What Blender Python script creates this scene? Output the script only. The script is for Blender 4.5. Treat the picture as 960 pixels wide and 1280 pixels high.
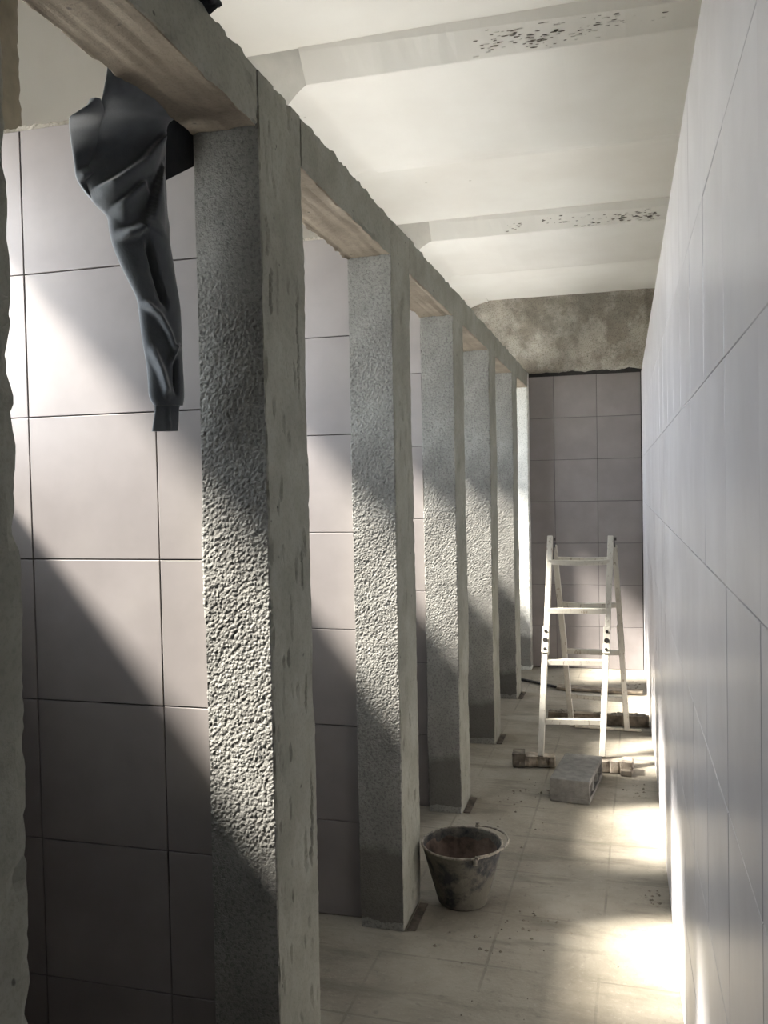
import bpy, bmesh, math, random
from mathutils import Vector, Matrix, noise
random.seed(7)
PI = math.pi
for o in list(bpy.data.objects):
    bpy.data.objects.remove(o, do_unlink=True)
S = bpy.context.scene
COL = S.collection

# ------------------------------------------------------------------ camera
CAM_H = 1.491
yaw, pit, rol = 0.2681, 0.0305, 0.0203
fwd = Vector((-math.sin(yaw) * math.cos(pit), math.cos(yaw) * math.cos(pit), -math.sin(pit)))
r0 = Vector((math.cos(yaw), math.sin(yaw), 0))
u0 = r0.cross(fwd)
R = math.cos(rol) * r0 - math.sin(rol) * u0
U = math.sin(rol) * r0 + math.cos(rol) * u0
cam = bpy.data.cameras.new('camera')
cam.sensor_fit = 'HORIZONTAL'
cam.sensor_width = 36.0
cam.lens = 1091.25 / 960 * 36
cam.clip_start = 0.02
co = bpy.data.objects.new('camera', cam)
COL.objects.link(co)
co.matrix_world = Matrix(((R.x, U.x, -fwd.x, 0), (R.y, U.y, -fwd.y, 0), (R.z, U.z, -fwd.z, CAM_H), (0, 0, 0, 1)))
S.camera = co

# ------------------------------------------------------------------ sky, sun, daylight portals, exposure
S.view_settings.view_transform = 'Standard'
S.view_settings.look = 'None'
S.view_settings.gamma = 1.0
S.view_settings.use_curve_mapping = False
S.view_settings.exposure = 0.92
SKY = 6.8
SUN = 16.5
W = bpy.data.worlds.new('world')
S.world = W
W.use_nodes = True
bg = W.node_tree.nodes['Background']
bg.inputs['Color'].default_value = (0.86, 0.93, 1.0, 1)
bg.inputs['Strength'].default_value = SKY
sun = bpy.data.lights.new('sun', 'SUN')
sun.energy = SUN
sun.angle = math.radians(7.0)
sun.color = (1.0, 0.95, 0.86)
so = bpy.data.objects.new('sun', sun)
COL.objects.link(so)
so.rotation_euler = Vector((1.0, 0.31, -1.10)).to_track_quat('-Z', 'Y').to_euler()
so.location = (-6, 1, 6)
S.cycles.use_denoising = True
S.cycles.max_bounces = 10
S.cycles.diffuse_bounces = 8
S.cycles.sample_clamp_indirect = 12.0

# ------------------------------------------------------------------ key sizes (metres)
T = 1 / 3.0                      # tile pitch
TOP = 7 * T                      # top of the tiling
XR = 0.1429                      # face of right hand tiles
XPR, XPL = -0.7216, -0.8744      # pillar faces
XW = -1.56                       # outer wall
YB = 7.0988                      # face of the end wall tiles
YR = -1.2                        # wall behind the camera
PY = [0.634, 1.7065, 2.7789, 3.8513, 4.9237, 5.9961]
PD = 0.25
ZB, ZT = 2.242, 2.364
CEIL, SOFF = 2.965, 2.87
FRY = [0.84, 2.87, 4.905]        # near edge of each ceiling beam

def portal(loc, rot, sx, sy):
    a = bpy.data.lights.new('daylight_portal', 'AREA')
    a.shape = 'RECTANGLE'
    a.size, a.size_y = sx, sy
    a.cycles.is_portal = True
    o = bpy.data.objects.new('daylight_portal', a)
    COL.objects.link(o)
    o.location = loc
    o.rotation_euler = rot

WIN_Z0, WIN_Z1 = 1.64, 2.31
bays = []
BAY1 = 0.33                      # unseen first bay window, narrowed on its near side to cut the sun
edges = [YR] + [y + 0.06 for y in PY] + [YB]
for i in range(len(edges) - 1):
    a = edges[i] + 0.17 + (BAY1 if i == 1 else 0.0)
    b = edges[i + 1] - 0.01 - (0.0 if i < len(edges) - 2 else 0.04)
    if i:  # window beside the camera left out to darken the faces turned this way
        bays.append((a, b))
for a, b in bays:
    z0 = WIN_Z0 if b < 6.5 else 1.35
    portal((XW - 0.10, (a + b) / 2, (z0 + WIN_Z1) / 2), (0, -PI / 2, 0), WIN_Z1 - z0, b - a)

# ------------------------------------------------------------------ node helpers
def mat(name):
    m = bpy.data.materials.new(name)
    m.use_nodes = True
    nt = m.node_tree
    b = nt.nodes['Principled BSDF']
    return m, nt, b

def N(nt, typ, **kw):
    n = nt.nodes.new(typ)
    for k, v in kw.items():
        if k in n.inputs.keys():
            n.inputs[k].default_value = v
        else:
            setattr(n, k, v)
    return n

def L(nt, a, b):
    nt.links.new(a, b)

def coords(nt, kind='Object'):
    return N(nt, 'ShaderNodeTexCoord').outputs[kind]

def nz(nt, vec, scale, detail=4, rough=0.55, dist=0.0):
    n = N(nt, 'ShaderNodeTexNoise', Scale=scale, Detail=detail, Roughness=rough, Distortion=dist)
    L(nt, vec, n.inputs['Vector'])
    return n.outputs['Fac']

def ramp(nt, fac, stops, interp='LINEAR'):
    r = N(nt, 'ShaderNodeValToRGB')
    r.color_ramp.interpolation = interp
    e = r.color_ramp.elements
    while len(e) < len(stops):
        e.new(0.5)
    for el, (p, c) in zip(e, stops):
        el.position = p
        el.color = (c, c, c, 1) if isinstance(c, (int, float)) else (*c, 1)
    L(nt, fac, r.inputs['Fac'])
    return r.outputs['Color']

def mix(nt, fac, a, b, mode='MIX'):
    m = N(nt, 'ShaderNodeMix')
    m.data_type = 'RGBA'
    m.blend_type = mode
    ins = {i.identifier: i for i in m.inputs}
    for key, v in (('Factor_Float', fac), ('A_Color', a), ('B_Color', b)):
        s = ins[key]
        if hasattr(v, 'links'):
            L(nt, v, s)
        elif isinstance(v, (int, float)):
            s.default_value = v
        else:
            s.default_value = (*v, 1)
    return [o for o in m.outputs if o.identifier == 'Result_Color'][0]

def math_(nt, op, a, b=None, clamp=False):
    m = N(nt, 'ShaderNodeMath', operation=op)
    m.use_clamp = clamp
    for i, v in enumerate((a, b)):
        if v is None:
            continue
        if hasattr(v, 'links'):
            L(nt, v, m.inputs[i])
        else:
            m.inputs[i].default_value = v
    return m.outputs[0]

def bump(nt, b, h, strength=0.3, dist=0.01):
    n = N(nt, 'ShaderNodeBump', Strength=strength, Distance=dist)
    L(nt, h, n.inputs['Height'])
    L(nt, n.outputs['Normal'], b.inputs['Normal'])

def plain(name, col, rough=0.8, var=0.12, scale=14, bmp=0.2, metal=0.0, bscale=60):
    m, nt, b = mat(name)
    v = coords(nt)
    f = nz(nt, v, scale, 5)
    lo = tuple(c * (1 - var * 2) for c in col)
    hi = tuple(min(1, c * (1 + var * 2)) for c in col)
    L(nt, ramp(nt, f, [(0.3, lo), (0.7, hi)]), b.inputs['Base Color'])
    b.inputs['Roughness'].default_value = rough
    b.inputs['Metallic'].default_value = metal
    if bmp:
        bump(nt, b, nz(nt, v, bscale, 5, 0.6), bmp, 0.004)
    return m

# ------------------------------------------------------------------ materials
def make_tile(name, rough, k=(1, 1, 1), spec=0.5):
    m, nt, b = mat(name)
    v = coords(nt)
    oi = N(nt, 'ShaderNodeObjectInfo').outputs['Random']
    add = N(nt, 'ShaderNodeVectorMath', operation='ADD')
    cmb = N(nt, 'ShaderNodeCombineXYZ')
    L(nt, math_(nt, 'MULTIPLY', oi, 37.0), cmb.inputs['X'])
    L(nt, v, add.inputs[0]); L(nt, cmb.outputs[0], add.inputs[1])
    vv = add.outputs[0]
    c = mix(nt, ramp(nt, nz(nt, vv, 5, 4), [(0.3, 0), (0.7, 1)]), (0.235, 0.212, 0.207), (0.285, 0.26, 0.254))
    c = mix(nt, math_(nt, 'MULTIPLY', oi, 0.25), c, (0.21, 0.19, 0.186))
    dust = ramp(nt, nz(nt, vv, 2.3, 6, 0.65), [(0.5, 0), (0.8, 1)])
    c = mix(nt, math_(nt, 'MULTIPLY', dust, 0.30), c, (0.34, 0.315, 0.285))
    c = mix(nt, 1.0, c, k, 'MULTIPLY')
    L(nt, c, b.inputs['Base Color'])
    rr = math_(nt, 'ADD', math_(nt, 'MULTIPLY', nz(nt, vv, 7, 4), 0.12), rough - 0.06)
    L(nt, rr, b.inputs['Roughness'])
    b.inputs['Specular IOR Level'].default_value = spec
    bump(nt, b, nz(nt, vv, 4, 2), 0.05, 0.01)
    return m
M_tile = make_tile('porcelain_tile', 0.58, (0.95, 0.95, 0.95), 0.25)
M_tile_r = make_tile('polished_lit_tile', 0.30, (2.35, 2.52, 2.68), 0.8)  # the partition tile lightened, so this wall looks more strongly lit

def make_cement(name, a, bcol, pits=True, stain=(0.16, 0.145, 0.12), wet=False, fine=0.25, contrast=0.18, speck=0.5):
    m, nt, b = mat(name)
    v = coords(nt)
    c = mix(nt, ramp(nt, nz(nt, v, 5, 6, 0.65), [(0.5 - contrast, 0), (0.5 + contrast, 1)]), a, bcol)
    c = mix(nt, math_(nt, 'MULTIPLY', ramp(nt, nz(nt, v, 1.8, 5, 0.6, 0.4), [(0.48, 0), (0.72, 1)]), 0.55), c, stain)
    fn = nz(nt, v, 110, 4, 0.7)
    c = mix(nt, math_(nt, 'MULTIPLY', ramp(nt, fn, [(0.38, 1), (0.5, 0)]), speck), c, tuple(x * 0.35 for x in a))
    if pits:
        p = N(nt, 'ShaderNodeTexVoronoi', Scale=17.0, Randomness=1.0)
        dv = N(nt, 'ShaderNodeVectorMath', operation='ADD')
        L(nt, v, dv.inputs[0])
        nn = N(nt, 'ShaderNodeTexNoise', Scale=40.0, Detail=2.0)
        L(nt, v, nn.inputs['Vector'])
        sc = N(nt, 'ShaderNodeVectorMath', operation='SCALE'); sc.inputs['Scale'].default_value = 0.012
        L(nt, nn.outputs['Color'], sc.inputs[0]); L(nt, sc.outputs[0], dv.inputs[1])
        L(nt, dv.outputs[0], p.inputs['Vector'])
        pf = ramp(nt, p.outputs['Distance'], [(0.045, 1), (0.085, 0)])
        c = mix(nt, math_(nt, 'MULTIPLY', pf, 0.75), c, (0.05, 0.045, 0.04))
    if wet:
        at = N(nt, 'ShaderNodeAttribute', attribute_type='OBJECT', attribute_name='damp_height')
        geo = N(nt, 'ShaderNodeNewGeometry')
        sx = N(nt, 'ShaderNodeSeparateXYZ'); L(nt, geo.outputs['Position'], sx.inputs[0])
        hh = math_(nt, 'ADD', at.outputs['Fac'], math_(nt, 'MULTIPLY', math_(nt, 'SUBTRACT', nz(nt, geo.outputs['Position'], 9, 4), 0.5), 0.09))
        d = math_(nt, 'MULTIPLY', math_(nt, 'SUBTRACT', hh, sx.outputs['Z']), 22.0, True)
        low = math_(nt, 'GREATER_THAN', sx.outputs['Z'], math_(nt, 'MULTIPLY', nz(nt, geo.outputs['Position'], 13, 3), 0.055))
        c = mix(nt, math_(nt, 'MULTIPLY', math_(nt, 'MULTIPLY', d, low), 0.72), c, (0.085, 0.08, 0.068))
    L(nt, c, b.inputs['Base Color'])
    b.inputs['Roughness'].default_value = 0.92
    b.inputs['Specular IOR Level'].default_value = 0.25
    bump(nt, b, math_(nt, 'ADD', fn, nz(nt, v, 260, 3, 0.6)), fine, 0.003)
    return m
M_stucco = make_cement('roughcast_cement', (0.20, 0.195, 0.18), (0.31, 0.305, 0.28), pits=False, stain=(0.12, 0.11, 0.095), wet=True, fine=0.6)
M_cement = make_cement('smooth_cement', (0.225, 0.222, 0.185), (0.315, 0.31, 0.265), stain=(0.14, 0.13, 0.10), wet=False, speck=0.18)
M_soffit = make_cement('formwork_cement', (0.19, 0.155, 0.115), (0.29, 0.245, 0.19), stain=(0.11, 0.085, 0.06), speck=0.2)
M_patch = make_cement('patched_plaster', (0.27, 0.245, 0.205), (0.46, 0.43, 0.375), stain=(0.17, 0.165, 0.145), contrast=0.07)
M_white = make_cement('white_skim_pillar', (0.62, 0.62, 0.58), (0.72, 0.72, 0.68), pits=False, stain=(0.5, 0.5, 0.46), wet=True)

def make_ceiling():
    m, nt, b = mat('cream_plaster')
    v = coords(nt)
    c = mix(nt, ramp(nt, nz(nt, v, 1.3, 5, 0.55), [(0.35, 0), (0.65, 1)]), (0.60, 0.575, 0.53), (0.68, 0.665, 0.625))
    p = N(nt, 'ShaderNodeTexVoronoi', Scale=4.0)
    L(nt, v, p.inputs['Vector'])
    c = mix(nt, math_(nt, 'MULTIPLY', ramp(nt, p.outputs['Distance'], [(0.016, 1), (0.034, 0)]), 0.6), c, (0.28, 0.25, 0.21))
    L(nt, c, b.inputs['Base Color'])
    b.inputs['Roughness'].default_value = 0.8
    bump(nt, b, nz(nt, v, 9, 5), 0.08, 0.01)
    return m
M_ceil = make_ceiling()
M_outer = plain('outer_plaster', (0.30, 0.28, 0.25), 0.9)
M_grout = plain('dark_grout', (0.035, 0.032, 0.03), 0.9, 0.1)
M_grout_pale = plain('pale_grout', (0.42, 0.40, 0.39), 0.9, 0.1)
M_column = plain('bare_column', (0.20, 0.175, 0.13), 0.9, 0.2, 6)
M_haunch = plain('shaded_plaster', (0.40, 0.385, 0.35), 0.9, 0.08, 6)  # greyer copy of the ceiling plaster, shade painted on the haunch's near face
M_ground = plain('pale_yard', (0.72, 0.70, 0.66), 0.95, 0.05, 2)

def make_floor():
    m, nt, b = mat('dusty_screed')
    v = coords(nt)
    c = mix(nt, ramp(nt, nz(nt, v, 2.2, 7, 0.62, 0.3), [(0.34, 0), (0.66, 1)]), (0.175, 0.155, 0.12), (0.30, 0.272, 0.22))
    c = mix(nt, math_(nt, 'MULTIPLY', ramp(nt, nz(nt, v, 60, 5, 0.7), [(0.55, 0), (0.75, 1)]), 0.30), c, (0.40, 0.375, 0.32))
    c = mix(nt, math_(nt, 'MULTIPLY', ramp(nt, nz(nt, v, 35, 4, 0.7), [(0.3, 1), (0.42, 0)]), 0.4), c, (0.10, 0.088, 0.07))
    st = N(nt, 'ShaderNodeMapping'); st.inputs['Scale'].default_value = (1.0, 4.5, 1.0); st.inputs['Rotation'].default_value = (0, 0, 0.1)
    L(nt, v, st.inputs['Vector'])
    c = mix(nt, math_(nt, 'MULTIPLY', ramp(nt, nz(nt, st.outputs[0], 2.1, 5, 0.6), [(0.52, 0), (0.68, 1)]), 0.65), c, (0.11, 0.095, 0.072))
    br = N(nt, 'ShaderNodeTexBrick')
    br.offset = 0.0
    br.inputs['Scale'].default_value = 1.0
    br.inputs['Mortar Size'].default_value = 0.006
    br.inputs['Mortar Smooth'].default_value = 0.6
    br.inputs['Brick Width'].default_value = 0.34
    br.inputs['Row Height'].default_value = 0.34
    mp = N(nt, 'ShaderNodeMapping'); mp.inputs['Rotation'].default_value = (0, 0, 0.02); mp.inputs['Location'].default_value = (0.14, 0.09, 0)
    L(nt, v, mp.inputs['Vector']); L(nt, mp.outputs[0], br.inputs['Vector'])
    jf = math_(nt, 'MULTIPLY', br.outputs['Fac'], ramp(nt, nz(nt, v, 3.0, 3), [(0.40, 0), (0.58, 1)]))
    c = mix(nt, math_(nt, 'MULTIPLY', jf, 0.38), c, (0.085, 0.073, 0.055))
    L(nt, c, b.inputs['Base Color'])
    L(nt, math_(nt, 'ADD', math_(nt, 'MULTIPLY', nz(nt, v, 3, 4), 0.35), 0.45), b.inputs['Roughness'])
    b.inputs['Specular IOR Level'].default_value = 0.35
    h = math_(nt, 'SUBTRACT', nz(nt, v, 45, 6, 0.65), math_(nt, 'MULTIPLY', jf, 0.35))
    bump(nt, b, h, 0.5, 0.006)
    return m
M_floor = make_floor()

def make_paintwood():
    m, nt, b = mat('worn_white_paint')
    v = coords(nt)
    c = mix(nt, ramp(nt, nz(nt, v, 8, 4), [(0.3, 0), (0.7, 1)]), (0.46, 0.43, 0.365), (0.60, 0.57, 0.50))
    st = N(nt, 'ShaderNodeMapping'); st.inputs['Scale'].default_value = (3.0, 3.0, 1.0)
    L(nt, v, st.inputs['Vector'])
    c = mix(nt, math_(nt, 'MULTIPLY', ramp(nt, nz(nt, st.outputs[0], 20, 6, 0.7), [(0.56, 0), (0.66, 1)]), 0.8), c, (0.22, 0.17, 0.12))
    L(nt, c, b.inputs['Base Color'])
    b.inputs['Roughness'].default_value = 0.6
    bump(nt, b, nz(nt, st.outputs[0], 40, 4), 0.25, 0.003)
    return m
M_paint = make_paintwood()
M_steel = plain('dark_steel', (0.05, 0.047, 0.045), 0.6, 0.25, 40, 0.2, 0.6)
M_wire = plain('cement_crusted_wire', (0.26, 0.235, 0.195), 0.7, 0.3, 60, 0.4, 0.3)
M_wood = plain('grey_brown_wood', (0.19, 0.155, 0.115), 0.85, 0.3, 18, 0.4)
M_lath = plain('pale_lath', (0.62, 0.57, 0.46), 0.8, 0.2, 25, 0.3)
M_block = plain('grey_block', (0.165, 0.158, 0.142), 0.95, 0.12, 30, 0.6, 0, 160)
M_brick = plain('cement_smeared_brick', (0.36, 0.31, 0.25), 0.95, 0.3, 22, 0.6, 0, 120)
M_brick_dark = plain('brick_end_crust', (0.17, 0.145, 0.115), 0.95, 0.3, 22, 0.6, 0, 120)
M_debris = plain('mortar_crumbs', (0.19, 0.165, 0.13), 0.95, 0.3, 30, 0.4)
M_chip = plain('flaked_plaster', (0.16, 0.14, 0.115), 0.95, 0.5, 45, 0.4)
M_groove = plain('groove_shade', (0.085, 0.07, 0.055), 0.9, 0.3, 30, 0.3)  # dark colour for the shade inside the groove at the pillar feet
M_cloth = plain('slate_fleece', (0.075, 0.084, 0.094), 0.95, 0.06, 60, 0.25, 0, 420)
M_cloth.node_tree.nodes['Principled BSDF'].inputs['Sheen Weight'].default_value = 0.6
M_cloth_dark = plain('black_fleece_and_shade', (0.018, 0.019, 0.022), 0.95, 0.1, 60, 0.25, 0, 420)  # cloth across the lintel, and the painted shadow beside the sleeve

def make_bucket():
    m, nt, b = mat('mortar_smeared_bucket')
    v = coords(nt)
    c = mix(nt, ramp(nt, nz(nt, v, 9, 6, 0.7), [(0.42, 0), (0.55, 1)]), (0.02, 0.021, 0.025), (0.108, 0.10, 0.078))
    c = mix(nt, math_(nt, 'MULTIPLY', ramp(nt, nz(nt, v, 26, 5, 0.7), [(0.55, 0), (0.7, 1)]), 0.5), c, (0.19, 0.17, 0.14))
    L(nt, c, b.inputs['Base Color'])
    b.inputs['Roughness'].default_value = 0.75
    bump(nt, b, nz(nt, v, 40, 5, 0.7), 0.5, 0.004)
    return m
M_bucket = make_bucket()
M_bucket_in = plain('dried_mortar_lining', (0.12, 0.085, 0.065), 0.9, 0.3, 20, 0.5)

# ------------------------------------------------------------------ object helpers
def link(name, me, parent=None, m=None):
    o = bpy.data.objects.new(name, me)
    COL.objects.link(o)
    if m is not None:
        for mm in (m if isinstance(m, (list, tuple)) else [m]):
            me.materials.append(mm)
    if parent:
        o.parent = parent
    return o

def tag(o, label=None, cat=None, group=None, kind=None):
    if label: o['label'] = label
    if cat: o['category'] = cat
    if group: o['group'] = group
    if kind: o['kind'] = kind
    return o

def empty(name, loc=(0, 0, 0)):
    o = bpy.data.objects.new(name, None)
    COL.objects.link(o)
    o.location = loc
    o.empty_display_size = 0.05
    return o

def pyd(name, vs, fs, mi=None, smooth=False):
    me = bpy.data.meshes.new(name)
    me.from_pydata(vs, [], fs)
    if mi:
        me.polygons.foreach_set('material_index', mi)
    if smooth:
        me.polygons.foreach_set('use_smooth', [True] * len(me.polygons))
    me.update()
    return me

def bm_done(name, bm, smooth=False):
    bmesh.ops.recalc_face_normals(bm, faces=bm.faces)
    me = bpy.data.meshes.new(name)
    bm.to_mesh(me)
    bm.free()
    if smooth:
        me.polygons.foreach_set('use_smooth', [True] * len(me.polygons))
    return me

def add_box(bm, lo, hi, bev=0.0, mtx=None):
    r = bmesh.ops.create_cube(bm, size=1.0)
    vs = r['verts']
    c = [(a + b) / 2 for a, b in zip(lo, hi)]
    d = [b - a for a, b in zip(lo, hi)]
    for v in vs:
        v.co = Vector((v.co.x * d[0] + c[0], v.co.y * d[1] + c[1], v.co.z * d[2] + c[2]))
    if bev:
        es = list({e for v in vs for e in v.link_edges})
        g = bmesh.ops.bevel(bm, geom=es, offset=bev, segments=2, affect='EDGES', profile=0.5)
        vs = list({v for f in g['faces'] for v in f.verts} | {v for v in vs if v.is_valid})
    if mtx is not None:
        for v in vs:
            v.co = mtx @ v.co
    return vs

def beam_mtx(a, b, side=Vector((1, 0, 0))):
    a, b = Vector(a), Vector(b)
    z = (b - a).normalized()
    x = (side - side.dot(z) * z).normalized()
    y = z.cross(x)
    m = Matrix((x, y, z)).transposed().to_4x4()
    m.translation = a
    return m, (b - a).length

def add_bar(bm, a, b, w, d, bev=0.002, side=Vector((1, 0, 0))):
    m, ln = beam_mtx(a, b, side)
    return add_box(bm, (-w / 2, -d / 2, 0), (w / 2, d / 2, ln), bev, m)

def add_tube(bm, pts, rad, n=8, closed=False, jit=0.0):
    pts = [Vector(p) for p in pts]
    rings = []
    k = len(pts)
    for i, p in enumerate(pts):
        if closed:
            t = pts[(i + 1) % k] - pts[i - 1]
        else:
            t = pts[min(i + 1, k - 1)] - pts[max(i - 1, 0)]
        t.normalize()
        up = Vector((0, 0, 1)) if abs(t.z) < 0.9 else Vector((1, 0, 0))
        x = t.cross(up).normalized()
        y = x.cross(t)
        r = rad * (1 + random.uniform(-jit, jit))
        rings.append([bm.verts.new(p + r * (math.cos(2 * PI * j / n) * x + math.sin(2 * PI * j / n) * y)) for j in range(n)])
    for i in range(k if closed else k - 1):
        A, B = rings[i], rings[(i + 1) % k]
        for j in range(n):
            bm.faces.new((A[j], A[(j + 1) % n], B[(j + 1) % n], B[j]))
    if not closed:
        bm.faces.new(rings[0]); bm.faces.new(list(reversed(rings[-1])))

def n3(x, y, z, s, off=0.0):
    return noise.noise(Vector((x * s + off, y * s + off * 0.7, z * s - off)))

# rough prism: a rectangle swept along an axis, each side with its own roughness
def rough_prism(name, size, res, length, lres, disp, mats, end_disp=0.0, seed=0.0):
    """size (a,b) cross-section in local x,y; sweeps local z from 0 to length.
    disp(side, x, y, z) -> outward offset; sides 0:-y 1:+x 2:+y 3:-x ; mats material index per side, last for the ends"""
    a, b = size
    per = []
    for side in range(4):
        n = max(1, int(round((a if side % 2 == 0 else b) / res[side])))
        for i in range(n):
            t = i / n
            if side == 0: per.append((t * a, 0.0, side, t))
            elif side == 1: per.append((a, t * b, side, t))
            elif side == 2: per.append((a - t * a, b, side, t))
            else: per.append((0.0, b - t * b, side, t))
    nl = int(round(length / lres))
    nrm = [(0, -1), (1, 0), (0, 1), (-1, 0)]
    vs, fs, mi = [], [], []
    P = len(per)
    for k in range(nl + 1):
        z = length * k / nl
        for (x, y, s, t) in per:
            d = disp(s, x, y, z)
            nx, ny = nrm[s]
            if t == 0.0:                       # corner, both sides: worn back
                px, py = nrm[(s - 1) % 4]
                d2 = disp((s - 1) % 4, x, y, z)
                c = max(0.0, n3(x, y, z, 22, seed)) * 0.006 + max(0.0, n3(x, y, z, 60, seed)) * 0.003 + 0.0015
                vs.append((x + nx * (d - c) + px * (d2 - c), y + ny * (d - c) + py * (d2 - c), z))
            else:
                vs.append((x + nx * d, y + ny * d, z))
    for k in range(nl):
        for j in range(P):
            j2 = (j + 1) % P
            fs.append((k * P + j, k * P + j2, (k + 1) * P + j2, (k + 1) * P + j))
            mi.append(mats[per[j][2]])
    fs.append(tuple(reversed(range(P)))); mi.append(mats[4])
    fs.append(tuple(nl * P + j for j in range(P))); mi.append(mats[4])
    return pyd(name, vs, fs, mi, False)

# ------------------------------------------------------------------ tiles
tile_cache = {}
def tile_mesh(w, h, m, th=0.008, gap=0.0028):
    key = (round(w, 4), round(h, 4), m.name)
    if key in tile_cache:
        return tile_cache[key]
    a, b, c = (w - gap) / 2, (h - gap) / 2, 0.0009
    # local: x across, z up, face towards -y ; centre origin
    o = [(-a, c, -b), (a, c, -b), (a, c, b), (-a, c, b)]
    i = [(-a + c, 0, -b + c), (a - c, 0, -b + c), (a - c, 0, b - c), (-a + c, 0, b - c)]
    k = [(-a, th, -b), (a, th, -b), (a, th, b), (-a, th, b)]
    vs = i + o + k
    fs = [(0, 1, 2, 3)]
    for q in range(4):
        r = (q + 1) % 4
        fs.append((4 + q, 4 + r, r, q))
        fs.append((8 + q, 8 + r, 4 + r, 4 + q))
    fs.append((11, 10, 9, 8))
    me = pyd('tile', vs, fs)
    me.materials.append(m)
    tile_cache[key] = me
    return me

def tile_field(parent, spans, rows, place, rotz, m, tilt=0.0012, gap=0.0028):
    """spans: (start, end) along the wall; rows: (z0, z1); place(mid)->(x,y)"""
    for (a, b) in spans:
        for (z0, z1) in rows:
            me = tile_mesh(b - a, z1 - z0, m, gap=gap)
            o = bpy.data.objects.new('tile', me)
            COL.objects.link(o)
            o.parent = parent
            x, y = place((a + b) / 2)
            o.location = (x, y, (z0 + z1) / 2)
            o.rotation_euler = (random.gauss(0, tilt), random.gauss(0, tilt * 0.5), rotz + random.gauss(0, tilt))

rows7 = [(TOP - (k + 1) * T, TOP - k * T) for k in range(7)]
def cuts(lo, hi, joint):
    s = []
    k = math.ceil((lo - joint) / T - 1e-6)
    xs = [joint + T * q for q in range(k, k + 60) if joint + T * q < hi - 1e-6]
    xs = ([lo] if not xs or xs[0] - lo > 0.012 else []) + xs + [hi]
    return [(p, q) for p, q in zip(xs, xs[1:]) if q - p > 0.015]

# ------------------------------------------------------------------ the setting
def slab(name, lo, hi, m, parent=None, bev=0.0):
    bm = bmesh.new()
    add_box(bm, lo, hi, bev)
    return link(name, bm_done(name, bm), parent, m)

# floor: gently uneven screed
vs, fs = [], []
nx, ny = 46, 150
x0, x1, y0, y1 = XW - 0.07, 0.40, YR - 0.2, YB + 0.2
for j in range(ny + 1):
    for i in range(nx + 1):
        x, y = x0 + (x1 - x0) * i / nx, y0 + (y1 - y0) * j / ny
        vs.append((x, y, -0.002 + 0.002 * n3(x, y, 0, 2.5) + 0.0008 * n3(x, y, 0, 14)))
for j in range(ny):
    for i in range(nx):
        q = j * (nx + 1) + i
        fs.append((q, q + 1, q + nx + 2, q + nx + 1))
o = link('floor', pyd('floor', vs, fs, None, True), None, M_floor)
tag(o, kind='structure')
o = slab('ground', (-40, -30, -0.45), (XW - 0.09, 40, -0.35), M_ground)
tag(o, kind='structure')

# right wall: mortar core, tiles, plastered wall set back above them
wr = slab('wall_right', (XR + 0.0035, YR, -0.01), (0.36, YB + 0.2, TOP - 0.004), M_grout_pale)
tag(wr, kind='structure')
slab('plaster_upper', (0.30, YR, TOP), (0.40, YB + 0.2, 3.1), M_ceil, wr)
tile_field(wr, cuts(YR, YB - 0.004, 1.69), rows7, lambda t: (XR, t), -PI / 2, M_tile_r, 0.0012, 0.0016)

# end wall: tiles and the rough patched plaster above
wb = slab('wall_back', (XW - 0.07, YB + 0.0075, -0.01), (0.36, YB + 0.25, 3.1), M_grout)
tag(wb, kind='structure')
tile_field(wb, cuts(XW, XR, -0.1962), rows7, lambda t: (t, YB), 0, M_tile)
vs, fs = [], []
nx, nzr = 150, 46
for j in range(nzr + 1):
    for i in range(nx + 1):
        x = XW + (0.30 - XW) * i / nx
        bot = TOP + 0.028 + 0.014 * n3(x, 0, 0, 9) + 0.008 * n3(x, 3, 0, 30)
        z = bot + (2.99 - bot) * j / nzr
        d = 0.016 * n3(x, 0, z, 3.2) + 0.010 * n3(x, 1, z, 8) + 0.004 * n3(x, 2, z, 24)
        d += 0.012 if x > 0.19 + 0.02 * n3(0, 0, z, 7) else 0
        vs.append((x, YB - 0.012 + d - (0.012 if j else -0.012), z))
for j in range(nzr):
    for i in range(nx):
        q = j * (nx + 1) + i
        fs.append((q, q + 1, q + nx + 2, q + nx + 1))
link('rough_plaster', pyd('rough_plaster', vs, fs, None, True), wb, M_patch)

# ceiling slab and its haunched cross beams
ce = slab('ceiling', (XW - 0.08, YR - 0.2, CEIL), (0.40, YB + 0.25, CEIL + 0.15), M_ceil)
tag(ce, kind='structure')
def chips(name, parent, n, box, m, smin, smax, squash=(1.6, 0.35, 0.5)):
    """small flakes lying on the face, one mesh"""
    vs, fs = [], []
    for _ in range(n):
        cx, cy, cz = box()
        s = random.uniform(smin, smax)
        b = len(vs)
        k = random.randint(5, 7)
        for q in range(k):
            a = 2 * PI * q / k
            rr = s * random.uniform(0.5, 1.1)
            vs.append((cx + rr * math.cos(a) * squash[0], cy + rr * math.sin(a) * squash[1], cz + rr * math.sin(a) * squash[2]))
        vs.append((cx, cy - s * 0.28, cz - s * 0.28))
        vs.append((cx, cy + s * 0.1, cz + s * 0.2))
        for q in range(k):
            fs.append((b + q, b + (q + 1) % k, b + k))
            fs.append((b + (q + 1) % k, b + q, b + k + 1))
    o = link(name, pyd(name, vs, fs), parent, m)
    tag(o, kind='stuff')
    return o

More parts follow.
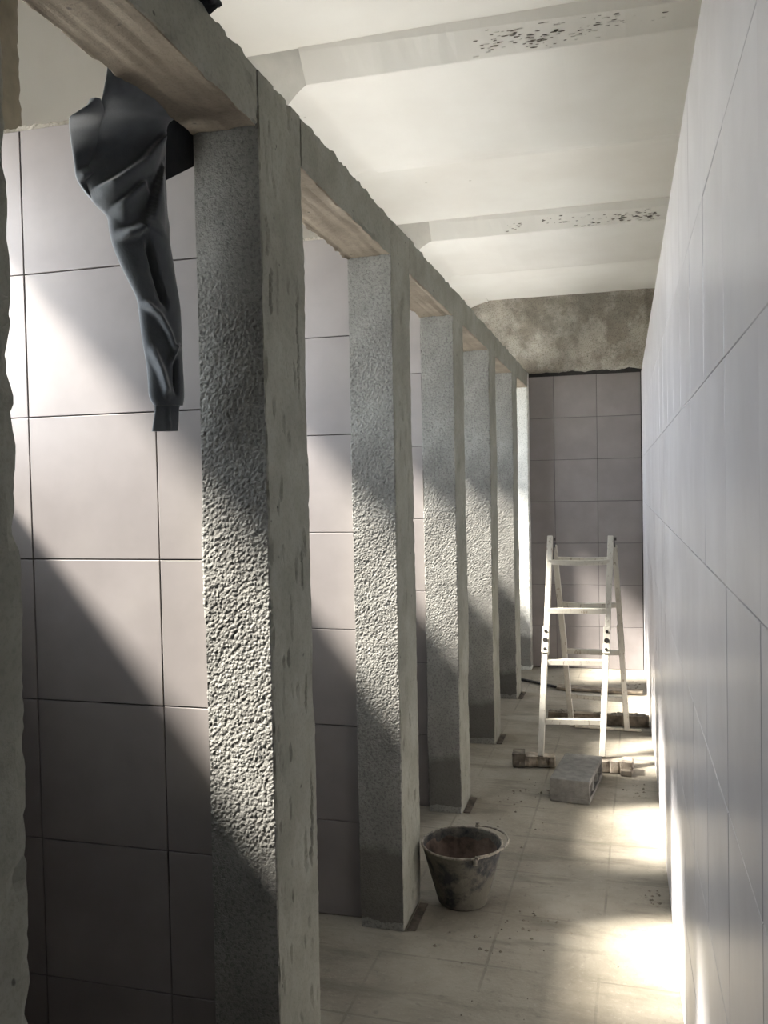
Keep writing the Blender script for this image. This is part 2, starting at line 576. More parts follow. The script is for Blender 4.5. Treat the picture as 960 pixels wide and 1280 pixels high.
XH = -1.035                                   # where the haunch begins
for bi, fy in enumerate(FRY + [7.03]):
    last = bi == 3
    wide = 0.95 if not last else 0.2
    bm = bmesh.new()
    # main beam profile (y, z): chamfered near face, flat soffit, eased far edge
    prof = [(-0.075, CEIL + 0.01), (-0.062, CEIL - 0.012), (0.0, SOFF), (0.008, SOFF - 0.002), (wide - 0.10, SOFF), (wide - 0.03, SOFF + 0.012), (wide + 0.05, SOFF + 0.05), (wide + 0.16, CEIL + 0.01)]
    if not last:
        nseg = 48
        rings = []
        for i in range(nseg + 1):
            x = XH + (0.30 - XH) * i / nseg
            k = (x - XH) / (0.30 - XH)
            ring = []
            for q, (yy, zz) in enumerate(prof):
                w = (0.0035 * n3(x, fy + yy, 0, 6, bi) + 0.002 * n3(x, fy + yy, 1, 25, bi)) * min(1.0, (x - XH) * 6)
                rise = 0.0
                if q in (0, 1):
                    rise = -0.035 * k + w
                ring.append(bm.verts.new((x, fy + yy + w, zz + (rise if q == 1 else w * 0.6))))
            rings.append(ring)
        for A, B in zip(rings, rings[1:]):
            for q in range(len(prof) - 1):
                bm.faces.new((A[q], A[q + 1], B[q + 1], B[q]))
        cb = link('ceiling_beam', bm_done('ceiling_beam', bm), ce, M_ceil)
    # haunch: near face leans back towards the outer wall, underside sweeps down
    d = 0.84 if not last else 0.2
    zt0 = SOFF if not last else SOFF + 0.085
    vs, fs, mi = [], [], []
    ns = 44
    for q in range(ns + 1):
        dx = (XH - XW) * (q / ns) ** 1.3
        x = XH - dx
        z = zt0 - 0.55 * dx * dx / (dx + 0.12)
        yo = min(0.40, 0.78 * dx) if not last else 0.0
        vs += [(x, fy - 0.064, CEIL + 0.002), (x, fy + yo, z), (x, fy + d, z), (x, fy + d + 0.06, CEIL + 0.002)]
    for q in range(ns):
        for k in range(3):
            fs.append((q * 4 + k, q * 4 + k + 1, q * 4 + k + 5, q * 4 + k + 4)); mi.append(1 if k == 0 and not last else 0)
    fs.append((0, 3, 2, 1)); mi.append(0)
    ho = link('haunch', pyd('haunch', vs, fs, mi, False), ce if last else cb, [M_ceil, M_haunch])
    for q, f in enumerate(ho.data.polygons):
        f.use_smooth = False
    if bi in (1, 2):
        clus = [(-0.40, 0.03, 7), (-0.335, 0.035, 16), (-0.245, 0.03, 34), (-0.19, 0.02, 8), (-0.10, 0.02, 12), (-0.03, 0.035, 26), (0.10, 0.03, 4)] if bi == 1 else [(-0.62, 0.03, 6), (-0.55, 0.02, 8), (-0.38, 0.03, 8), (-0.22, 0.05, 16), (-0.12, 0.05, 20), (0.0, 0.05, 30), (0.10, 0.05, 34), (0.17, 0.03, 22)]
        bag = [c for c in clus for _ in range(c[2])]
        def box():
            c, sp, _ = random.choice(bag)
            x = random.gauss(c, sp)
            k = (x - XH) / (0.30 - XH)
            t = min(0.97, max(0.1, random.gauss(0.55 + 0.25 * math.sin(c * 40), 0.16)))
            return x, fy - 0.06 * (1 - t) - 0.002, CEIL - 0.012 - 0.035 * k * (1 - t) + (SOFF - CEIL + 0.012) * t
        chips('peeled_plaster', cb, 75 if bi == 1 else 95, box, M_chip, 0.002, 0.012, (1.5, 0.4, 0.5))
        chips('plaster_flake', cb, 60, box, M_ceil, 0.002, 0.008, (1.9, 0.35, 0.5))

# outer wall: parapet, head band, and piers between the open windows
TH = 0.08
LOW = 1.35                       # unseen last bay sill, lowered to brighten the end wall
wl = slab('wall_left', (XW - TH, YR - 0.2, -0.01), (XW - 0.0075, PY[5] + 0.2, WIN_Z0), M_outer)
slab('unseen_lowered_sill', (XW - TH, PY[5] + 0.2, -0.01), (XW, YB + 0.25, LOW), M_outer, wl)
tag(wl, kind='structure')
slab('head_band', (XW - TH, YR - 0.2, WIN_Z1), (XW, YB + 0.25, CEIL + 0.05), M_ceil, wl)
pe = [YR - 0.2] + [v for ab in bays for v in ab] + [YB + 0.25]
for a, b in zip(pe[0::2], pe[1::2]):
    slab('pier', (XW - TH, a, WIN_Z0 if b < 7.2 else LOW), (XW, b, WIN_Z1), M_outer, wl)
for i, py in enumerate(PY):                      # bare concrete columns standing a little proud of the plaster
    me = rough_prism('column', (0.05, 0.27), (0.02, 0.012, 0.05, 0.05), CEIL - TOP - 0.012, 0.012,
                     lambda s, x, y, z: 0.003 * n3(x, y, z, 9, i) + 0.002 * n3(x, y, z, 30, i), [0, 0, 0, 0, 0])
    o = link('column', me, wl, M_column)
    o.location = (XW - 0.035, py + 0.062, TOP + 0.008)
tile_field(wl, cuts(YR, PY[5] + 0.19, 0.75), rows7[3:], lambda t: (XW, t), PI / 2, M_tile)

# wall behind the camera
wf = slab('wall_front', (XW - 0.25, YR - 0.2, -0.01), (0.40, YR, 3.1), M_outer); tag(wf, kind='structure')

# ------------------------------------------------------------------ stall partitions
part_lab = ['tiled stall partition nearest the camera, behind the cut-off left pillar',
            'tiled stall partition behind the hanging grey garment and first whole pillar',
            'tiled stall partition seen between the first and second whole pillars',
            'tiled stall partition seen as a sliver between second and third whole pillars',
            'tiled stall partition hidden behind the third and fourth whole pillars',
            'tiled stall partition hidden behind the fifth pillar, nearest the end wall']
for i, py in enumerate(PY):
    yf = py + 0.0577
    bm = bmesh.new()
    add_box(bm, (XW, yf + 0.0075, 0.0), (XPL - 0.009, yf + 0.135, TOP - 0.003), 0.002)
    sp = link('stall_partition', bm_done('stall_partition', bm), None, M_grout)
    tag(sp, part_lab[i], 'partition', 'tiled partitions between the stalls', 'thing')
    tile_field(sp, cuts(XW, XPL - 0.009, -1.3458 if i == 1 else XPL - 0.009), rows7, lambda t, yf=yf: (t, yf), 0, M_tile, 0.0022)
    # crumbly mortar along the top
    vs, fs = [], []
    nx = 150
    for q in range(nx + 1):
        x = XW + 0.01 + (XPL - 0.02 - XW) * q / nx
        h = 0.006 + 0.008 * abs(n3(x, i, 0, 25)) + 0.006 * abs(n3(x, i, 5, 70))
        e = 0.004 * n3(x, i, 9, 40)
        vs += [(x, yf + 0.001 + e, TOP - 0.002), (x, yf + 0.004 + e, TOP + h), (x, yf + 0.12, TOP + h * 0.8), (x, yf + 0.13, TOP - 0.002)]
    for q in range(nx):
        for s in range(3):
            fs.append((q * 4 + s, (q + 1) * 4 + s, (q + 1) * 4 + s + 1, q * 4 + s + 1))
    link('mortar_ridge', pyd('mortar_ridge', vs, fs), sp, M_patch)

# ------------------------------------------------------------------ pillars
lab = ['roughcast concrete pillar cut off by the left edge of the photo',
       'tallest whole roughcast pillar, right of the hanging grey garment',
       'roughcast pillar with the mortar bucket standing at its foot',
       'roughcast pillar directly behind the bucket, third whole one from the front',
       'roughcast pillar fourth from the front, level with the grey block',
       'roughcast pillar fifth from the front, narrow, with a dark damp base',
       'short white skimmed pilaster at the far end, dark bare foot']
CRACKS = [(0.045, 1.86, 1.96, 0.016), (0.20, 1.68, 1.95, 0.010), (0.215, 0.60, 0.83, 0.016), (0.19, 1.25, 1.36, 0.010), (0.03, 1.98, 2.07, 0.010), (0.20, 0.96, 1.06, 0.010)]
damp = [0.0, 0.0, 0.30, 0.27, 0.27, 0.21, 0.0]
resl = [0.010, 0.0025, 0.0033, 0.0045, 0.006, 0.007]
for i, py in enumerate(PY):
    sd = 11.3 * i
    smooth_top = {1: 1.98, 2: 2.05, 3: 2.2}.get(i, 2.25)
    smooth_low = {1: 0.68, 2: 0.50, 3: 0.72, 4: 0.75, 5: 0.8}.get(i, 0.6)
    def disp(s, x, y, z, sd=sd, st=smooth_top, sl=smooth_low, cr=(i == 1)):
        wob = 0.004 * n3(x, y, z, 2.2, sd) + 0.003 * n3(x, y, z, 7, sd)
        if s == 0:
            amp = 1.0
            amp *= min(1, max(0.18, 0.18 + (st + 0.1 * n3(x, 0, z, 12, sd) - z) * 8))
            amp *= min(1, max(0.22, 0.22 + (z - sl + 0.16 * n3(x, 1, z, 9, sd)) * 7))
            g = (0.42 - noise.voronoi(Vector((x * 140 + sd, y * 140, z * 140)))[0][0]) * 2.0 + 0.5 * n3(x, y, z, 210, sd) + 0.35 * n3(x, y, z, 38, sd + 5)
            return wob * 0.6 + amp * (0.00135 * g + 0.0010)
        pit = 0.0
        if s == 1:
            q = n3(x, y * 1.7, z * 0.55, 26, sd + 3)
            pit = -0.007 * max(0.0, q - 0.42) * 4
            q2 = n3(x, y * 5.5 + 0.15 * n3(x, y, z, 6, sd), z * 0.7, 9, sd + 9)
            pit -= 0.006 * max(0.0, q2 - 0.5) * 4
            if cr:
                for y0, za, zb_, dep in CRACKS:
                    if za < z < zb_:
                        w = abs(y - y0 - 0.008 * n3(0, y0, z, 28, sd) - 0.004 * n3(0, y0, z, 90, sd))
                        pit -= dep * max(0.0, 1 - w / 0.0065) * min(1, 6 * min(z - za, zb_ - z) / (zb_ - za))
        return wob + 0.0012 * n3(x, y, z, 40, sd) + pit
    r = resl[i]
    depth = PD if i else 0.285
    me = rough_prism('pillar', (XPR - XPL, depth), (r, r * 2, 0.03, r * 4), ZT - 0.004, r, disp, [0, 1, 1, 1, 1], seed=sd)
    p = link('pillar', me, None, [M_stucco, M_cement])
    p.location = (XPL, py, 0.0)
    p['damp_height'] = damp[i]
    tag(p, lab[i], 'pillar', 'row of concrete pillars', 'thing')
    # flat strip, coloured dark for the shade in the groove along the foot
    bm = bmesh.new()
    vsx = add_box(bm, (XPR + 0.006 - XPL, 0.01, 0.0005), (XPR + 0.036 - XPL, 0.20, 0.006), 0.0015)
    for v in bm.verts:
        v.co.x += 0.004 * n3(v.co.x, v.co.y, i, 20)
    link('foot_shade_strip', bm_done('foot_shade_strip', bm), p, M_groove)
# end pilaster
me = rough_prism('pillar', (XPR - XPL - 0.012, 0.12), (0.008, 0.01, 0.05, 0.05), ZT - 0.004, 0.008,
                 lambda s, x, y, z: 0.003 * n3(x, y, z, 4, 50) + 0.001 * n3(x, y, z, 40, 50), [0, 0, 0, 0, 0], seed=60)
p = link('pillar', me, None, [M_white])
p.location = (XPL + 0.012, YB - 0.13, 0.0)
p['damp_height'] = 0.29
tag(p, lab[6], 'pillar', 'row of concrete pillars', 'thing')

# ------------------------------------------------------------------ lintels between the pillars
lin = ['rough concrete lintel the grey garment hangs over, nearest overhead',
       'rough concrete lintel between the first and second whole pillars',
       'rough concrete lintel between the second and third whole pillars',
       'rough concrete lintel between the third and fourth whole pillars',
       'rough concrete lintel between the fourth and fifth whole pillars',
       'rough concrete lintel from fifth pillar to the white end pilaster']
ends = PY + [YB - 0.13]
for i in range(6):
    a = PY[i] + (PD if i else 0.285) + 0.004
    b = ends[i + 1] - 0.004
    sd = 91.7 + 7 * i
    r = [0.005, 0.007, 0.009, 0.012, 0.012, 0.012][i]
    ln = b - a
    def disp(s, x, y, z, sd=sd):
        # local: x across the beam, y up (0 under, b top), z along
        w = 0.003 * n3(x, y, z, 5, sd) + 0.0005 * n3(x, y, z, 45, sd)
        if s == 0:                                   # underside, board marks
            g = 0.0025 * n3(x * 5, 0, z * 0.4, 9, sd)
            e = min(x, 0.1528 - x)
            lip = 0.005 * max(0.0, 1 - e / 0.018) * (0.6 + n3(x, y, z, 14, sd))
            return w + g + lip
        if s == 2:                                   # rough cast top
            return w + 0.012 * n3(x, y, z, 16, sd) + 0.006 * n3(x, y, z, 48, sd)
        q = n3(x, y, z, 24, sd + 2)
        return w - 0.02 * max(0.0, q - 0.45)
    me = rough_prism('concrete_lintel', (XPR - XPL, ZT - ZB), (r, r * 1.2, r, r * 1.2), ln, r, disp, [0, 1, 1, 1, 1], seed=sd)
    o = link('concrete_lintel', me, None, [M_soffit, M_cement])
    # local x -> world x, local y -> world z, local z -> world -y (kept right handed)
    o.matrix_world = Matrix(((1, 0, 0, XPL), (0, 0, -1, b), (0, 1, 0, ZB), (0, 0, 0, 1)))
    tag(o, lin[i], 'lintel', 'lintels along the tops of the pillars', 'thing')

# ------------------------------------------------------------------ the garment over the lintel
main = [(-0.888, 1.445, 2.386, -0.888, 1.665, 2.386), (-0.890, 1.430, 2.300, -0.888, 1.690, 2.330),
        (-0.889, 1.412, 2.242, -0.888, 1.700, 2.300), (-0.898, 1.415, 2.213, -0.887, 1.681, 2.275), (-0.924, 1.443, 2.199, -0.890, 1.645, 2.250),
        (-0.955, 1.480, 2.188, -0.899, 1.639, 2.235), (-0.994, 1.524, 2.167, -0.907, 1.648, 2.201), (-1.008, 1.528, 2.143, -0.909, 1.650, 2.174),
        (-1.015, 1.518, 2.117, -0.910, 1.649, 2.150), (-1.014, 1.520, 2.098, -0.910, 1.649, 2.128), (-1.009, 1.526, 2.080, -0.909, 1.650, 2.109),
        (-1.003, 1.534, 2.060, -0.909, 1.651, 2.086), (-0.988, 1.552, 2.039, -0.908, 1.651, 2.060), (-0.985, 1.555, 2.016, -0.906, 1.654, 2.035),
        (-0.982, 1.560, 1.987, -0.906, 1.654, 2.004), (-0.972, 1.571, 1.947, -0.902, 1.659, 1.962), (-0.963, 1.584, 1.917, -0.899, 1.662, 1.929),
        (-0.953, 1.596, 1.885, -0.896, 1.667, 1.895), (-0.950, 1.599, 1.860, -0.894, 1.669, 1.869), (-0.948, 1.602, 1.823, -0.893, 1.670, 1.830),
        (-0.945, 1.605, 1.787, -0.893, 1.670, 1.793), (-0.942, 1.610, 1.752, -0.893, 1.671, 1.757), (-0.940, 1.611, 1.717, -0.892, 1.671, 1.721),
        (-0.939, 1.613, 1.685, -0.892, 1.672, 1.688), (-0.933, 1.621, 1.665, -0.894, 1.669, 1.668)]
cuff = [(-0.9315, 1.622, 1.672, -0.8965, 1.666, 1.674), (-0.932, 1.622, 1.657, -0.899, 1.663, 1.659), (-0.934, 1.619, 1.636, -0.900, 1.662, 1.637), (-0.937, 1.616, 1.612, -0.901, 1.660, 1.614)]
lobe = [(-0.913, 1.410, 2.203, -0.912, 1.425, 2.206), (-0.924, 1.408, 2.192, -0.919, 1.441, 2.202), (-0.943, 1.401, 2.179, -0.929, 1.462, 2.200),
        (-0.961, 1.403, 2.170, -0.939, 1.477, 2.197), (-0.995, 1.451, 2.167, -0.965, 1.511, 2.186), (-1.022, 1.495, 2.153, -0.988, 1.540, 2.166),
        (-1.026, 1.506, 2.130, -0.995, 1.543, 2.139), (-1.023, 1.508, 2.103, -0.998, 1.540, 2.110), (-1.014, 1.520, 2.082, -0.996, 1.542, 2.087), (-1.004, 1.532, 2.066, -0.992, 1.547, 2.069)]

def seg_d(p, a, b):
    ax, az = a; bx, bz = b; px, pz = p
    dx, dz = bx - ax, bz - az
    l2 = dx * dx + dz * dz
    t = max(0, min(1, ((px - ax) * dx + (pz - az) * dz) / l2))
    qx, qz = ax + t * dx, az + t * dz
    s = dx * (pz - az) - dz * (px - ax)
    return math.hypot(px - qx, pz - qz) * (1 if s > 0 else -1), t

# fold lines in the plane of the hanging cloth: (h across, z) ; h runs 0 (hood side) to 0.19
def H(x, y): return (y - 1.50) * 0.78 - (x + 1.03) * -0.62
FOLDS = []
def fold(pts, amp, wl, wr):
    FOLDS.append((pts, amp, wl, wr))

def cloth(name, rows, n, bulge, parent, m, folds, sub=10, thick=0.018, seed=0, closed_bottom=True, wave=0.0):
    # resample rows with smooth interpolation
    R_ = []
    for k in range(len(rows) - 1):
        p0 = rows[max(k - 1, 0)]; p1 = rows[k]; p2 = rows[k + 1]; p3 = rows[min(k + 2, len(rows) - 1)]
        for q in range(sub):
            t = q / sub
            R_.append([0.5 * (2 * b + (c - a) * t + (2 * a - 5 * b + 4 * c - d) * t * t + (3 * b - a - 3 * c + d) * t ** 3) for a, b, c, d in zip(p0, p1, p2, p3)])
    R_.append(list(rows[-1]))
    vs, fs = [], []
    K = 2 * n
    for ri, r in enumerate(R_):
        A, B = Vector(r[:3]), Vector(r[3:])
        ac = (B - A); wd = ac.length
        nr = Vector((ac.y, -ac.x, 0))
        nr = nr.normalized() if nr.length > 1e-6 else Vector((0.6, -0.8, 0))
        for j in range(K):
            if j < n: u, front = 0.5 - 0.5 * math.cos(PI * j / (n - 0.0)), True
            else: u, front = 0.5 + 0.5 * math.cos(PI * (j - n) / (n - 0.0)), False
            P = A.lerp(B, u)
            prof = math.sqrt(max(0.0, 1 - (2 * u - 1) ** 2))
            if front:
                d = bulge * min(1.0, wd / 0.12) * prof
                hz = (H(P.x, P.y), P.z)
                env = min(1.0, 5.0 * min(u, 1 - u) + 0.05)
                for pts, amp, wl_, wr_ in folds:
                    best = None
                    for s in range(len(pts) - 1):
                        dd, t = seg_d(hz, pts[s], pts[s + 1])
                        if best is None or abs(dd) < abs(best[0]):
                            best = (dd, s + t)
                    dd, tt = best
                    e = min(1.0, 3.0 * min(tt, len(pts) - 1 - tt) + 0.25) if len(pts) > 1 else 1
                    w = wl_ if dd > 0 else wr_
                    x = abs(dd) / w
                    if x < 1:
                        d += 1.35 * amp * e * env * (1 - x) ** 2 * (1 + 2 * x)
                d += env * 0.0025 * n3(P.x, P.y, P.z, 22, seed)
            else:
                d = -thick * prof
            P = P + nr * d
            vs.append(P)
    for k in range(len(R_) - 1):
        for j in range(K):
            j2 = (j + 1) % K
            fs.append((k * K + j, k * K + j2, (k + 1) * K + j2, (k + 1) * K + j))
    fs.append(tuple(reversed(range(K))))
    fs.append(tuple((len(R_) - 1) * K + j for j in range(K)))
    me = pyd(name, [tuple(v) for v in vs], fs, None, True)
    return link(name, me, parent, m)
FOLDS_PLACEHOLDER = True
FMAIN = []
gm = empty('hooded_top', (-0.90, 1.55, 2.37))
tag(gm, 'dark slate grey sweatshirt hung over the lintel with one sleeve dangling', 'garment')
def keep(o):
    o.matrix_parent_inverse = Matrix.Translation(-gm.location)
    return o
def hz(x, y, z): return (H(x, y), z)
FMAIN = [
    ([hz(-1.008, 1.528, 2.075), hz(-0.975, 1.545, 2.095), hz(-0.945, 1.600, 2.145), hz(-0.915, 1.640, 2.215)], 0.030, 0.010, 0.050),
    ([hz(-0.985, 1.552, 2.040), hz(-0.965, 1.575, 2.070), hz(-0.945, 1.600, 2.105)], 0.020, 0.009, 0.040),
    ([hz(-0.945, 1.605, 2.020), hz(-0.938, 1.615, 2.055), hz(-0.930, 1.622, 2.100), hz(-0.918, 1.638, 2.155)], 0.026, 0.008, 0.055),
    ([hz(-0.982, 1.560, 1.990), hz(-0.955, 1.590, 2.005), hz(-0.948, 1.602, 2.018)], 0.018, 0.020, 0.012),
    ([hz(-0.943, 1.608, 1.995), hz(-0.930, 1.622, 1.930), hz(-0.917, 1.638, 1.868)], -0.022, 0.007, 0.014),
    ([hz(-0.951, 1.598, 1.870), hz(-0.930, 1.622, 1.845), hz(-0.919, 1.637, 1.810), hz(-0.912, 1.646, 1.775)], 0.016, 0.018, 0.006),
    ([hz(-0.943, 1.608, 1.785), hz(-0.930, 1.624, 1.735), hz(-0.922, 1.634, 1.685)], 0.015, 0.018, 0.007),
    ([hz(-0.915, 1.640, 1.750), hz(-0.908, 1.650, 1.785), hz(-0.898, 1.664, 1.790)], 0.012, 0.006, 0.012),
    ([hz(-0.908, 1.652, 1.765), hz(-0.908, 1.652, 1.690)], -0.014, 0.008, 0.008),
]
keep(cloth('body', main, 46, 0.034, gm, M_cloth, FMAIN, seed=3))
keep(cloth('hood', lobe, 22, 0.022, gm, M_cloth, [([hz(-1.02, 1.49, 2.09), hz(-0.99, 1.53, 2.12)], 0.01, 0.02, 0.008)], seed=9))
keep(cloth('cuff', cuff, 20, 0.017, gm, M_cloth, [([hz(-0.915, 1.640, 1.665), hz(-0.914, 1.641, 1.612)], 0.006, 0.004, 0.004)], seed=13, thick=0.012))
shadow_rows = [(-0.890, 1.620, 2.372, -0.887, 1.742, 2.372), (-0.893, 1.630, 2.30, -0.887, 1.742, 2.30), (-0.915, 1.660, 2.235, -0.889, 1.742, 2.235), (-0.925, 1.672, 2.190, -0.889, 1.742, 2.208), (-0.928, 1.675, 2.140, -0.890, 1.740, 2.190)]
keep(cloth('shadow_panel', shadow_rows, 14, 0.010, gm, M_cloth_dark, [], seed=17, thick=0.004))  # dark sheet added where the garment and lintel shade the tiles
# the part lying across the top of the lintel and just over its far edge
vs, fs = [], []
path = [(-0.893, 2.335), (-0.893, 2.352), (-0.893, 2.37), (-0.885, 2.392), (-0.85, 2.398), (-0.80, 2.396), (-0.75, 2.397), (-0.715, 2.392), (-0.702, 2.378), (-0.700, 2.360)]
nw = 16
for k, (x, z) in enumerate(path):
    ya = 1.36 + 0.01 * k * 0.3
    yb2 = 1.68 - 0.022 * k
    for j in range(nw + 1):
        y = ya + (yb2 - ya) * j / nw
        q = 0.010 * math.sin(y * 90 + k * 0.4) * (0.4 + 0.6 * (k > 2))
        vs.append((x - (q if k < 3 else 0) * 0.4, y, z + (abs(q) if k >= 3 else 0)))
for k in range(len(path) - 1):
    for j in range(nw):
        a = k * (nw + 1) + j
        fs.append((a, a + 1, a + nw + 2, a + nw + 1))
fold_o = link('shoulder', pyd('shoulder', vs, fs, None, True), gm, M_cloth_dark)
keep(fold_o)
md = fold_o.modifiers.new('thickness', 'SOLIDIFY'); md.thickness = 0.008; md.offset = 1.0

# ------------------------------------------------------------------ bucket
bk = empty('mortar_bucket', (-0.572, 3.045, 0.0))
tag(bk, 'dirty black mortar bucket with a wire handle beside the second pillar', 'bucket')
def lathe(name, prof, m, parent, n=48, jit=0.0, caps=True):
    vs, fs = [], []
    for r, z in prof:
        for j in range(n):
            a = 2 * PI * j / n
            rr = r * (1 + jit * n3(math.cos(a), math.sin(a), z * 8, 2.2))
            vs.append((rr * math.cos(a), rr * math.sin(a), z))
    for k in range(len(prof) - 1):
        for j in range(n):
            fs.append((k * n + j, k * n + (j + 1) % n, (k + 1) * n + (j + 1) % n, (k + 1) * n + j))
    if caps:
        fs.append(tuple(reversed(range(n))))
        fs.append(tuple((len(prof) - 1) * n + j for j in range(n)))
    return link(name, pyd(name, vs, fs, None, True), parent, m)
BH = 0.208
lathe('shell', [(0.080, 0.002), (0.086, 0.0), (0.089, 0.006), (0.104, 0.06), (0.121, 0.12), (0.134, 0.17), (0.141, BH - 0.01), (0.143, BH), (0.139, BH), (0.136, BH - 0.012), (0.128, 0.165), (0.114, 0.11), (0.098, 0.055)], M_bucket, bk, jit=0.012)
lathe('mortar_lining', [(0.135, BH - 0.02), (0.127, 0.165), (0.112, 0.11), (0.096, 0.062), (0.05, 0.056), (0.012, 0.058)], M_bucket_in, bk, jit=0.03, caps=False)
bm = bmesh.new()
add_tube(bm, [(0.1425 * (1 + 0.012 * n3(math.cos(a), math.sin(a), BH * 8, 2.2)) * math.cos(a), 0.1425 * math.sin(a), BH) for a in [2 * PI * q / 56 for q in range(56)]], 0.0042, 8, True, 0.15)
link('rim', bm_done('rim', bm, True), bk, M_wire)
# handle: folded down over the right hand rim, hooked into two ears
e0 = 2 * PI * 80 / 360; e1 = 2 * PI * -62 / 360
pts = []
for q in range(29):
    t = q / 28
    a = e0 + (e1 - e0) * t
    rr = 0.147 + 0.017 * math.sin(PI * t)
    pts.append((rr * math.cos(a), rr * math.sin(a), BH + 0.004 + 0.010 * math.sin(PI * t) ** 0.5))
bm = bmesh.new()
add_tube(bm, pts, 0.0036, 8, False, 0.2)
link('handle', bm_done('handle', bm, True), bk, M_wire)
for a, up in ((e0, 0.022), (e1, 0.008)):
    bm = bmesh.new()
    c = Vector((0.146 * math.cos(a), 0.146 * math.sin(a), BH - 0.004))
    add_tube(bm, [c + Vector((0, 0, -0.018)), c + Vector((0, 0, 0.0)), c + Vector((0.004, 0.002, up)), c + Vector((0.012, 0.0, up * 0.8))], 0.0075, 8, False, 0.1)
    link('ear', bm_done('ear', bm, True), bk, M_wire)
# a loop of wire lying inside
bm = bmesh.new()
add_tube(bm, [(-0.075, -0.055, BH - 0.035), (-0.03, -0.085, BH - 0.03), (0.02, -0.105, BH - 0.026), (0.07, -0.112, BH - 0.022)], 0.003, 6, False, 0.2)
link('inner_lip', bm_done('inner_lip', bm, True), bk, M_wire)

# ------------------------------------------------------------------ step ladder
ld = empty('step_ladder', (-0.22, 5.0, 0.0))
tag(ld, 'white painted double wooden step ladder standing by the end wall', 'ladder')
def lpart(name, bm, m, parent=None, smooth=False):
    o = link(name, bm_done(name, bm, smooth), parent or ld, m)
    if parent is None:
        o.matrix_parent_inverse = Matrix.Translation(-ld.location)
    return o
def lerp3(a, b, t): return tuple(x + (y - x) * t for x, y in zip(a, b))
FL, FLT = (-0.432, 4.56, 0.062), (-0.405, 5.02, 1.180)
FR, FRT = (-0.121, 4.60, 0.066), (-0.073, 5.02, 1.180)
RL, RLT = (-0.322, 5.41, 0.004), (-0.388, 5.075, 1.125)
RRf, RRT = (0.004, 5.345, 0.012), (-0.054, 5.075, 1.125)
rails = []
for f, t, rear in ((FL, FLT, 0), (FR, FRT, 0), (RL, RLT, 1), (RRf, RRT, 1)):
    bm = bmesh.new()
    add_bar(bm, f, lerp3(f, t, 0.53), 0.030, 0.046, 0.003)
    off = Vector((0.004, 0.012 * (1 if not rear else -1), 0))
    add_bar(bm, Vector(lerp3(f, t, 0.44)) + off, Vector(t) + off * 0.3, 0.030, 0.046, 0.003)
    rl = lpart('rail', bm, M_paint)
    rails.append(rl)
    # splice plate and bolts at mid height
    c0, c1 = Vector(lerp3(f, t, 0.455)), Vector(lerp3(f, t, 0.575))
    sd = Vector((0, -0.028 if not rear else 0.028, 0))
    bm = bmesh.new()
    add_bar(bm, c0 + sd * 0.95, c1 + sd * 0.95, 0.036, 0.012, 0.002)
    lpart('splice_plate', bm, M_paint, rl)
    for tt in (0.475, 0.515, 0.555):
        c = Vector(lerp3(f, t, tt)) + sd
        bm = bmesh.new()
        add_tube(bm, [c - sd * 0.3, c + sd * 0.40], 0.013 if tt == 0.515 else 0.008, 10)
        lpart('bolt', bm, M_steel, rl)
for tt, sag in ((0.15, 0), (0.41, 0), (0.645, 0), (0.877, 0.006)):
    a, b = Vector(lerp3(FL, FLT, tt)), Vector(lerp3(FR, FRT, tt))
    bm = bmesh.new()
    add_box(bm, (-0.012, -0.020, -0.014), (0.0, 0.0, 0.0)) if 0 else None
    segs = 6
    pts = [a.lerp(b, q / segs) - Vector((0, 0, sag * math.sin(PI * q / segs))) for q in range(segs + 1)]
    for p, q in zip(pts, pts[1:]):
        add_bar(bm, p, q, 0.026, 0.040, 0.0, side=Vector((0, 0, 1)))
    lpart('rung', bm, M_paint)
for tt, sag in ((0.17, 0), (0.43, 0.002), (0.69, 0.008), (0.93, 0.004)):
    a, b = Vector(lerp3(RL, RLT, tt)), Vector(lerp3(RRf, RRT, tt))
    bm = bmesh.new()
    segs = 6
    pts = [a.lerp(b, q / segs) - Vector((0, 0, sag * math.sin(PI * q / segs))) for q in range(segs + 1)]
    for p, q in zip(pts, pts[1:]):
        add_bar(bm, p, q, 0.026, 0.040, 0.0, side=Vector((0, 0, 1)))
    lpart('rung', bm, M_paint)
for t1, t2 in ((FLT, RLT), (FRT, RRT)):
    # strap hinge: two iron straps meeting at a pin
    bm = bmesh.new()
    pin = Vector(((t1[0] + t2[0]) / 2, (t1[1] + t2[1]) / 2, 1.165))
    add_bar(bm, Vector(t1) + Vector((0.016, 0.012, -0.16)), pin + Vector((0.010, 0, 0)), 0.004, 0.026, 0.001)
    add_bar(bm, Vector(t2) + Vector((0.016, 0.03, -0.13)), pin + Vector((0.010, 0, 0)), 0.004, 0.026, 0.001)
    add_tube(bm, [pin + Vector((-0.012, 0, 0)), pin + Vector((0.022, 0, 0))], 0.009, 10)
    lpart('hinge', bm, M_steel)

# ------------------------------------------------------------------ hollow concrete block
cb_ang = math.atan2(4.479 - 4.076, -0.119 + 0.166)
blk = empty('hollow_block', (-0.166, 4.076, 0.0))
blk.rotation_euler = (0, 0, cb_ang - PI / 2)
tag(blk, 'grey hollow concrete block lying on its side before the ladder', 'block')
bw, bl, bh = 0.184, 0.405, 0.108
